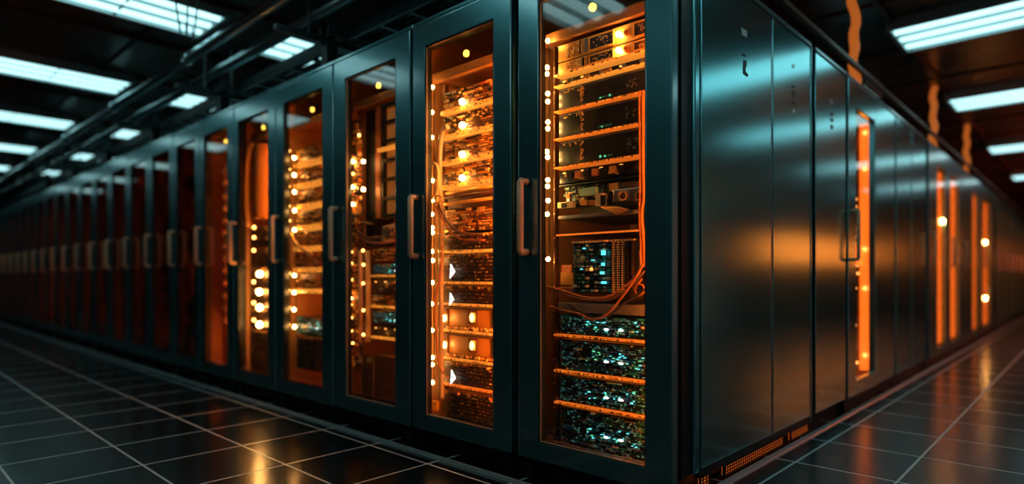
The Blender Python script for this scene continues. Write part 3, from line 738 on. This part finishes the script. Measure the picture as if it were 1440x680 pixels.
# heat sink / processor block
zA, zB = Q(412), Q(338); hx0, hx1 = on_front(806, HOR, fr).x, on_front(896, HOR, fr).x
t = thing('processor_block', 'square finned block of teal chips and silver pins in the middle of the corner rack', 'processor module', ((hx0+hx1)/2, fr+.1, zA))
m = MB(); m.box(hx0, hx1, fr+.002, fr+.25, zA, zB, 'server_black'); m.build('housing', t, bevel=.002)
m = MB(); W = hx1-hx0
nx, nz = 9, 12
for a in range(nx):
    for c in range(nz):
        x = hx0+.008+W*.62*a/nx; z = zA+.006+(zB-zA-.012)*c/nz; s = R1.uniform(.006, .014)
        m.box(x, x+s, fr-R1.uniform(.004, .016), fr+.002, z, z+s*R1.uniform(.6, 1.1), R1.choice(['board_teal', 'board_blue', 'steel', 'mint', 'server_black', 'board_green', 'cream', 'grey_plastic']))
for a in range(5):
    x = hx0+W*(.66+.07*a)
    for c in range(22): z = zA+.005+(zB-zA-.01)*c/22; m.box(x, x+.005, fr-.016, fr+.002, z, z+.006, 'cream' if a < 3 else 'brown')
for c in range(18): x = hx0+W*c/18; m.box(x+.003, x+.011, fr-.012, fr+.002, zB-.006, zB+.002, 'cream')
m.build('chips', t)
m = MB()
for (fx, fz, w, h) in ((.50, .72, .020, .035), (.50, .52, .016, .022), (.48, .36, .020, .020), (.50, .18, .024, .018), (.20, .85, .014, .01), (.34, .62, .016, .008), (.16, .45, .012, .008)):
    m.box(hx0+W*fx, hx0+W*fx+w, fr-.020, fr-.014, zA+(zB-zA)*fz, zA+(zB-zA)*fz+h*.6, 'led_teal')
m.disc((hx0+W*.34, fr-.014, zA+(zB-zA)*.46), .007, .006, 'led_amber', n=12)
m.build('indicator_lights', t)
# wooden-looking brackets left of it
t = thing('mounting_bracket', 'brown stepped bracket left of the finned block in the corner rack', 'bracket', (xa, fr+.1, Q(410)))
m = MB(); p0 = on_front(789, 400, fr+.03); p1 = on_front(804, 372, fr+.03)
m.box(p0.x, p1.x, fr+.03, fr+.3, p0.z, p1.z, 'rust'); p0 = on_front(788, 400, fr+.01); p1 = on_front(806, 383, fr+.01); m.box(p0.x, p1.x, fr+.01, fr+.03, p0.z, p1.z, 'ochre')
m.box(xa-.01, on_front(806, 0, fr).x, fr+.0, fr+.3, Q(405)-.005, Q(404), 'rust'); m.build('plate', t, bevel=.002)
# shelf below cables
t = thing('rack_shelf', 'grey shelf under the drooping cables in the corner rack', 'shelf', ((xa+xb)/2, fr+.2, Q(441)))
MB().box(xa, xb, fr-.01, fr+.45, Q(441), Q(427), 'grey_plastic').build('shelf_plate', t, bevel=.003)
bl = [(477, 443), (530, 480), (577, 533), (640, 580)]
for k, (pb_, pt) in enumerate(bl):
    unit('rack_server', 'server packed with teal circuitry in the corner rack, %s' % ('highest, touching the cables', 'second, with a glowing cyan patch', 'third, with two white lights', 'lowest, at the bottom')[k], 'server', xa, xb, fr, Q(pb_), Q(pt), 'board', R1, 'teal circuit servers in the corner rack', lip='lip_light' if k < 3 else 'rust', lipz=.009)
    # angle brackets left of servers
# vertical inner post with bolt holes + lit left slots
t = RK[1][0]
m = MB(); xl = on_front(779, HOR, .13).x
m.box(xl-.004, xa-.016, .13, .16, .16, 1.95, 'brown')
for k in range(16): m.disc((xl+.003, .13, .2+.11*k), .004, .003, 'gold', n=8)
m.build('mounting_post', t)
zlist = [on_front(771, y, .10).z for y in (58, 95, 104, 132, 143, 172, 181, 213, 221, 253, 262, 282, 301)] + [on_front(771, 364, .10).z]
string(1, on_front(771, HOR, .10).x, .10, zlist, 'vertical string of warm bulbs along the left post of the corner rack', r=.0105)
# cables rack 1
def cable(name, label, pts, r, mt, group=None, ribs=0, cat='cable', n=8):
    m = MB(); m.tube([on_front(*p) for p in pts], r, mt, n=n, ribs=ribs)
    return tag(m.build(name, smooth=True), label, cat, group)
cg = 'cables in the corner rack'
cable('cable', 'upper drooping cable across the finned block in the corner rack', [(768, 402, .11), (790, 408, .100), (825, 418, .080), (856, 416, .078), (885, 397, .076), (900, 380, .076), (900, 352, .076)], .0045, 'cable_orange', cg)
cable('cable', 'second drooping cable just under the first in the corner rack', [(770, 407, .115), (800, 416, .105), (835, 422, .095), (862, 419, .095), (888, 401, .095), (907, 380, .095)], .004, 'cable_brown', cg)
cable('cable', 'low sagging cable reaching down to the circuit servers in the corner rack', [(774, 430, .09), (795, 437, .075), (815, 441, .066), (831, 449, .062), (852, 442, .062), (874, 418, .062), (892, 392, .060), (904, 371, .060)], .005, 'cable_orange', cg)
cable('cable', 'black cable curving up to the right edge of the corner rack', [(800, 428, .12), (832, 446, .1), (858, 442, .1), (880, 424, .1), (900, 412, .1), (908, 405, .1)], .005, 'cable_dark', cg)
cable('cable', 'small coiled loop of cable at the right edge of the corner rack', [(903, 392, .11), (896, 400, .11), (893, 408, .11), (898, 415, .11), (905, 410, .11), (904, 401, .11), (897, 399, .11)], .004, 'cable_orange', cg)
cable('braided_cable', 'orange ribbed cable running down the right edge of the corner rack', [(904, 128, .10), (904, 180, .10), (904, 230, .10), (905, 275, .10), (902, 300, .10), (905, 340, .10), (906, 375, .10)], .0085, 'cable_orange', cg, ribs=6)
cable('braided_cable', 'thin dark cable beside the orange ribbed one in the corner rack', [(899, 128, .095), (899.5, 200, .095), (900, 260, .095), (899, 300, .095), (901, 345, .095), (901, 372, .095)], .004, 'cable_orange', cg)
# bottom gravel like tray
t = thing('rack_shelf', 'bottom tray of the corner rack under the lowest circuit server', 'shelf', ((xa+xb)/2, .12, .15))
MB().box(xa-.05, xb, .09, fr-.03, .151, .165, 'grey_plastic').build('shelf_plate', t)

# ================= rack 2
R2 = random.Random(22)
xa2, xb2 = on_front(626, HOR, fr).x, -.90
Q2 = lambda py: Zc(660, py)
us = [(154, 120), (190, 155), (227, 191), (262, 228)]
for k, (b_, a_) in enumerate(us):
    t = unit('rack_server', 'golden glowing server with a bright bulb in the second rack, %s' % ('top', 'second from top', 'third from top', 'fourth from top')[k], 'server', xa2, xb2, fr, Q2(b_), Q2(a_), 'gold', R2, 'golden servers in the second rack', lip='lip_gold', lipz=.022)
    p = on_front(650, (143, 176, 217, 250)[k], fr-.03)
    tag(MB().ball(p, .016, 'bulb', 12, 8).build('bulb', t, smooth=True), 'glaring warm bulb')
t = thing('tube_bundle', 'bundle of horizontal brass tubes in the second rack', 'tube bundle', (-1.15, fr, Q2(290)))
for k, z in enumerate((268, 275, 284)): MB().tube([(xa2+.02, fr-.01-.006*k, Q2(z)), (xb2, fr-.02, Q2(z)+.004)], .008, 'gold' if k != 1 else 'brown', n=8, smooth=0).build('brass_tube', t, smooth=True)
MB().box(xa2, xb2, fr+.02, fr+.3, Q2(290), Q2(264), 'brown').build('backing', t)
for k, (b_, a_, st, lp, lb) in enumerate(((325, 291, 'gold', None, 'square blocks beneath the brass tubes'), (354, 327, 'louvre', 'lip_gold', 'thin slats with glowing edge at mid height'), (399, 356, 'louvre', 'lip_gold', 'slats and upper white triangle beside it'),
       (430, 401, 'louvre', 'lip_gold', 'slats and lower white triangle beside it'), (468, 432, 'lampbox', 'lip_gold', 'upper box with an oval lamp'), (508, 470, 'lampbox', 'lip_gold', 'lower box with an oval lamp'),
       (546, 510, 'louvre', 'lip_light', 'slatted unit below the lamp boxes'), (600, 552, 'louvre', 'lip_light', 'lowest slatted unit'))):
    unit('rack_server' if st != 'lampbox' else 'lamp_box', 'orange lit unit in the second rack, ' + lb, 'server', xa2-.0, xb2, fr, Q2(b_), Q2(a_), st, R2, 'lower units in the second rack', lip=lp, lipz=.010)
for k, (px, py, s) in enumerate(((635, 381, 8), (634, 420, 7), (636, 530, 8))):
    p = on_front(px, py, fr-.035); q = s/270
    m = MB(); m.prism([(p.x-q*.55, p.z-q*1.3), (p.x+q*.8, p.z-q*.1), (p.x-q*.3, p.z+q*1.3)], fr-.035, fr-.03, 'led_and_tag_white');  # tag face glows white by its material, it is no lamp
    m.prism([(p.x-q*.1, p.z-q*.3), (p.x+q*.2, p.z-q*.05), (p.x+q*.0, p.z+q*.35)], fr-.037, fr-.035, 'server_black'); m.tube([(p.x-q*.2, fr-.03, p.z), (p.x-q*.2, fr-.0185, p.z)], .002, 'server_black', n=5, smooth=0)
    tag(m.build('warning_tag'), 'small white triangle tag in the second rack, %s' % ('highest', 'middle', 'lowest')[k], 'tag', 'white triangle tags in the second rack')
string(2, on_front(609, HOR, .10).x, .10, [on_front(609, y, .10).z for y in (123, 158, 193, 254, 283, 301, 320, 327, 353, 366, 397, 427, 464, 502, 512, 537)], 'vertical string of warm bulbs along the left post of the second rack', r=.0105)
m = MB(); m.box(on_front(606, 0, .12).x, on_front(614, 0, .12).x, .12, .14, on_front(606, 575, .12).z, on_front(606, 563, .12).z, 'ochre'); tag(m.build('label_plate'), 'small orange label plate at the foot of the second rack', 'label')
c2 = 'cables in the second rack'
cable('corrugated_hose', 'thick grey hose hanging down the left side of the second rack', [(630, 178, .092), (623, 184, .092), (619, 205, .092), (618, 240, .092), (619, 290, .092), (620, 360, .092), (620, 450, .092), (621, 560, .092)], .0155, 'cable_hose', c2, ribs=4, cat='hose', n=12)
cable('cable', 'cream cable looping over the thick hose in the second rack', [(607, 250, .066), (606, 235, .066), (612, 230, .064), (616, 240, .064), (616, 262, .064), (614, 280, .064), (615, 328, .066)], .008, 'cream', c2)
cable('cable', 'cable sweeping right from the cable tie in the second rack', [(617, 286, .066), (622, 298, .07), (635, 318, .08), (655, 328, .085), (680, 330, .095)], .008, 'cable_brown', c2)
cable('cable', 'copper cable under the sweeping one in the second rack', [(615, 290, .062), (620, 304, .066), (632, 325, .075), (652, 336, .085), (682, 337, .095)], .005, 'cable_orange', c2)
cable('cable', 'cable tie ring around the hose in the second rack', [(607, 280, .06), (612, 275, .052), (620, 276, .052), (622, 282, .052), (615, 285, .052), (608, 284, .056)], .005, 'gold', c2)
cable('cable', 'cable curving around the white triangles in the second rack', [(621, 345, .066), (619, 385, .066), (613, 412, .066), (611, 425, .066), (613, 470, .066), (618, 515, .066), (630, 533, .066)], .006, 'cable_orange', c2)
m = MB(); m.box(on_front(622.5, 0, .15).x, xa2-.015, .15, .18, .16, 1.95, 'brown'); m.build('mounting_post', RK[2][0])

# ================= rack 3
R3 = random.Random(33)
Z3 = lambda py, v=.14: on_front(520, py, v).z
t = thing('circuit_board', 'column of lit yellow blocks and round bulbs at the left of the third rack', 'circuit panel', (-2.2, .12, .3))
m = MB(); x0 = -2.318; x1 = on_front(511, HOR, .13).x
m.box(x0, x1, .122, .13, Z3(520), Z3(165), 'brown'); m.build('board', t)
m = MB(); circuits(m, x0, x1, Z3(330), Z3(170), .122, 240, ['gold', 'ochre', 'brown', 'server_black', 'rust', 'cream'], R3, .03, .008, .035); circuits(m, x0, x1-.03, Z3(520), Z3(330), .122, 240, ['rust', 'ochre', 'brown', 'server_black', 'gold'], R3, .02, .006, .02); m.build('components', t)
for (px, py, r) in ((496, 227, .013), (511, 227, .014), (496, 244, .012), (488, 243, .010), (496, 263, .013), (511, 266, .016), (496, 287, .014), (494, 354, .012), (494, 370, .012), (494, 393, .012), (493, 419, .014), (494, 428, .010), (494, 446, .012), (494, 465, .012), (496, 482, .010), (493, 508, .010), (505, 190, .012)):
    MB().ball(on_front(max(px, 491), py, .085), r*.78, 'bulb' if r > .0125 else 'bulb_soft', 10, 8).build('bulb', t, smooth=True)
# window-like column
t = thing('pane_column', 'tall frame of small stacked amber panes in the third rack', 'pane column', (-1.85, .14, Z3(300)))
xa3, xb3 = on_front(538, HOR, .14).x, on_front(566, HOR, .14).x
za3, zb3 = on_front(548, 305, .14).z, on_front(548, 135, .14).z; zb3 = min(zb3, 1.94)
m = MB(); m.ring(xa3, xb3, za3, zb3, xa3+.018, xb3-.018, za3+.02, zb3-.02, .13, .17, 'dark_frame')
for k in range(1, 6): z = za3+(zb3-za3)*k/6; m.box(xa3+.01, xb3-.01, .125, .165, z-.009, z+.009, 'dark_frame')
m.build('frame', t)
m = MB(); m.box(xa3+.015, xb3-.015, .16, .164, za3+.01, zb3-.01, 'screen_amber'); tag(m.build('lit_panes', t), 'dull amber lit panes')
m = MB(); m.box(on_front(528, 0, .13).x, on_front(535, 0, .13).x, .13, .20, za3, zb3, 'rust'); m.build('side_post', t)
m = MB(); m.box(on_front(513, 0, .15).x, on_front(527, 0, .15).x, .16, .3, 1.10, 1.94, 'black'); m.build('back_post', t)
m = MB(); m.box(xa3, xb3, .10, .124, on_front(548, 211, .12).z, on_front(548, 206, .12).z, 'lip_gold'); m.build('lit_bar', t)
# device with cable
t = thing('control_device', 'pale tilted control box on a shelf in the third rack', 'control box', (-1.9, .12, Z3(335)))
p = on_front(545, 325, .10); m = MB(); m.prism([(p.x-.075, p.z-.055), (p.x+.10, p.z-.05), (p.x+.09, p.z+.045), (p.x-.055, p.z+.035)], .10, .2, 'cream'); m.build('case', t, bevel=.008)
m = MB(); circuits(m, p.x-.05, p.x+.08, p.z-.045, p.z+.03, .10, 40, ['steel', 'grey_plastic', 'cream', 'ochre'], R3, .012, .006, .03); m.build('controls', t)
cable('cable', 'cable loop resting before the pale control box in the third rack', [(535, 333, .09), (518, 334, .085), (506, 328, .085), (503, 320, .09), (510, 314, .1), (525, 315, .12)], .008, 'cable_brown', 'cables in the third rack')
cable('cable', 'flat brown cable under the control box in the third rack', [(503, 330, .10), (515, 338, .09), (535, 341, .09), (556, 338, .09)], .009, 'cable_orange', 'cables in the third rack')
# bright tubes
for k, (px, r, mt) in enumerate(((516.5, .020, 'cream'), (507, .014, 'copper'))):
    m = MB(); a = on_front(px, 352, .10-.02*k); b = on_front(px, 480, .10-.02*k); m.tube([a, b], r, mt, n=12, smooth=0)
    tag(m.build('duct_tube', smooth=True), 'upright %s tube in the third rack' % ('pale glowing' if k == 0 else 'thinner coppery'), 'tube', 'upright tubes in the third rack')
string(3, on_front(512, HOR, .065).x, .065, [on_front(512, y, .065).z for y in (352, 372, 398, 436, 470)], 'short string of soft bulbs between the upright tubes of the third rack', r=.009, mt='bulb_soft')
for k in range(6):
    a_, b_ = 348+22*k, 367+22*k
    unit('rack_server', 'dim server with pale lights in the third rack, %s of six from the top' % nm[k], 'server', on_front(525, HOR, .15).x, -1.63, .15, Zc(545, b_, .15), Zc(545, a_, .15), ('gold', 'board', 'plain')[k % 3], R3, 'servers in the third rack', lip='lip_gold' if k % 2 else None, depth=.3, lipz=.012)
t = thing('equipment_box', 'brown upright box at the bottom of the third rack', 'box', (-1.95, .14, Z3(570)))
xl_, xm_ = on_front(508, HOR, .13).x, on_front(524, HOR, .13).x
z0 = .16; MB().box(xl_+.005, xm_, .135, .3, z0, Zc(515, 500, .13), 'cable_brown').build('side_board', t, bevel=.003)
MB().box(xm_+.002, -1.64, .14, .3, z0, Zc(540, 500, .14), 'brown').build('case', t, bevel=.003)
t2_ = thing('equipment_box', 'low rust coloured box at the left foot of the third rack', 'box', (-2.2, .14, .16))
MB().box(-2.315, xl_-.01, .135, .3, .16, Zc(500, 520, .13), 'rust').build('case', t2_, bevel=.003)
m = MB()
for k in range(9): m.box(-1.80+.0*k, -1.66, .118, .139, .22+.03*k, .232+.03*k, R3.choice(['gold', 'steel', 'ochre', 'mint']))
m.build('terminal_block', t)

# ================= rack 4
R4 = random.Random(44)
t4x0, t4x1 = on_front(418, HOR, .10).x, -2.40
for k in range(7):
    yb = 232+30*k; z0 = Zc(436, yb, .10); z1 = Zc(436, yb-28, .10)
    unit('rack_server', 'golden shelf unit with rounded glow in the fourth rack, %s from the top' % ('first', 'second', 'third', 'fourth', 'fifth', 'sixth', 'seventh')[k], 'server', t4x0, t4x1, .10, z0, z1, 'gold', R4, 'golden units in the fourth rack', lip='lip_gold', depth=.3, lipz=.03)
for k, (a_, b_) in enumerate(((445, 470), (472, 520))):
    unit('rack_server', 'dark unit low in the fourth rack, %s' % ('upper', 'lower, above the floor of the rack')[k], 'server', t4x0, t4x1, .10, Zc(436, b_, .10), Zc(436, a_, .10), 'board' if k == 0 else 'louvre', R4, 'dark units in the fourth rack', depth=.3)
string(4, on_front(415, HOR, .06).x, .060, [on_front(415, y, .060).z for y in (222, 246, 270, 296, 323, 387, 411, 435, 459)], 'vertical string of large warm bulbs in the fourth rack', r=.012)
string(4, on_front(408, HOR, .075).x, .072, [on_front(408, y, .072).z for y in (212, 238, 262, 290, 310, 384, 408, 432, 456)], 'fainter string of small bulbs nearest the left post of the fourth rack', r=.010, mt='bulb_soft')
cable('cable', 'bright yellow cable slanting across the fourth rack', [(409, 328, .033), (413, 337, .033), (421, 347, .033), (432, 354, .033), (441, 358, .033)], .009, 'gold')
# ================= rack 5
t = thing('hose_coil', 'fat orange ribbed duct hanging in the upper half of the fifth rack', 'duct', (-3.45, .16, 1.1))
p = [Vector((-3.60, .165, z)) for z in (1.93, 1.86, 1.7, 1.55, 1.42, 1.36)]
m = MB(); m.tube(p, .095, 'hose_orange', n=18, smooth=6, ribs=2); m.build('ribbed_duct', t, smooth=True)
m = MB(); m.tube([(-3.63, .075, 1.93), (-3.70, .075, 1.88), (-3.735, .072, 1.72), (-3.735, .072, 1.45), (-3.71, .075, 1.30)], .022, 'hose_orange', n=10, ribs=1); m.build('side_hose', t, smooth=True)
string(5, on_front(366, HOR, .085).x, .085, [on_front(366, y, .085).z for y in (385, 410, 432, 456)], 'four big round bulbs in the lower half of the fifth rack', r=.023)
string(5, on_front(358, HOR, .06).x, .06, [on_front(356, y, .066).z for y in (320, 334, 352, 396, 425, 449)], 'string of small bulbs beside the big ones in the fifth rack', r=.013, mt='bulb_soft')
for k in range(7):
    z1 = Zc(360, 318+29*k, .12); z0 = Zc(360, 344+29*k, .12)
    unit('rack_server', 'dim brown unit low in the fifth rack, %s of seven from the top' % ('first', 'second', 'third', 'fourth', 'fifth', 'sixth', 'seventh')[k], 'server', -3.765, -3.16, .125, z0, z1, 'louvre', R4, 'units in the fifth rack', depth=.3)
# ================= rack 6
t = thing('hose_coil', 'orange ribbed drum standing in the sixth rack', 'duct', (-4.15, .22, .5))
for k in range(26):
    z = .52+.052*k; m = MB(); m.tube([(-4.15, .215, z), (-4.15, .215, z+.040)], .155-.02*(k % 2), 'hose_orange', n=24, smooth=0); m.build('drum_ring', t, smooth=False)
m = MB(); m.tube([(-4.15, .215, .12), (-4.15, .215, 1.92)], .10, 'rust', n=16, smooth=0); m.build('core', t, smooth=True)
0 and string(6, -4.452, .066, [1.95-.17*k for k in range(10)], 'string of warm bulbs left of the drum in the sixth rack', r=.013, mt='bulb')
string(6, -3.94, .065, [1.85-.2*k for k in range(8)], 'string of small bulbs before the drum in the sixth rack', r=.009, mt='bulb_soft')

# ================= racks 7.. : stacks of simple units with their added fill strips
R7 = random.Random(77)
protos = [unit('rack_server', 'x', 'server', -.26, .26, 0, 0, h, st, R7, None, depth=.3) for h, st in ((.13, 'louvre'), (.16, 'drawer'), (.13, 'gold'))]
used = [False]*3
for i in range(7, len(DOORS)+1):
    uR, uL = DOORS[i-1]; c = -(uR+uL)/2+.03
    n = 9 if i < 14 else 6
    for k in range(n):
        j = R7.randrange(3)
        if not used[j]: o = protos[j]; used[j] = True
        else: o = copy_tree(protos[j])
        z = .17+k*(1.75/n); o.location = (c, .095+.15, z)
        o['label'] = 'dim brown-lit server in the %s glass rack, %s' % (ORD[i], ('at the bottom', 'second from the bottom', 'third from the bottom', 'fourth from the bottom', 'fifth from the bottom', 'sixth from the bottom', 'seventh from the bottom', 'eighth from the bottom', 'at the top')[k])
        o['group'] = 'servers in the far glass racks'
        p = thing('rack_shelf', 'dark shelf in the %s glass rack, under the %s server from the bottom' % (ORD[i], nm[k] if k < 6 else ('seventh', 'eighth', 'ninth')[k-6]), 'shelf', (c, .3, z-.012), 'shelves in the far glass racks')
        MB().box(c-.27, c+.262, .090, .40, z-.011, z-.001, 'rust').build('shelf_plate', p)
    x = -uL+.075
    if 0:
        string(i, x-.012, .066, [1.9-.21*q for q in range(8)], 'string of small warm bulbs in the %s glass rack from the corner' % ORD[i], r=.011, mt='bulb_soft')

# ------------------------------------------------------------------ world, camera, view
w = bpy.data.worlds.new('world'); S.world = w; w.use_nodes = True
w.node_tree.nodes['Background'].inputs[0].default_value = (0.05, 0.10, 0.11, 1); w.node_tree.nodes['Background'].inputs[1].default_value = 0.03
cd = bpy.data.cameras.new('camera'); cam = bpy.data.objects.new('camera', cd); COL.objects.link(cam)
cd.sensor_width = 36; cd.sensor_fit = 'HORIZONTAL'; cd.lens = F/1440*36; cd.shift_y = (HOR-340)/1440
cam.location = CAM; cam.rotation_euler = (math.pi/2, 0, math.atan2(-FW.x, FW.y))
cd.dof.use_dof = True; cd.dof.focus_distance = 2.75; cd.dof.aperture_fstop = 0.58
cd.clip_end = 100
S.camera = cam
S.view_settings.view_transform = 'Standard'; S.view_settings.look = 'None'
S.view_settings.exposure = 0.0; S.view_settings.gamma = 1.0; S.view_settings.use_curve_mapping = False
c = S.cycles
c.use_denoising = True; c.max_bounces = 6; c.diffuse_bounces = 3; c.glossy_bounces = 4; c.transparent_max_bounces = 12
c.sample_clamp_indirect = 6
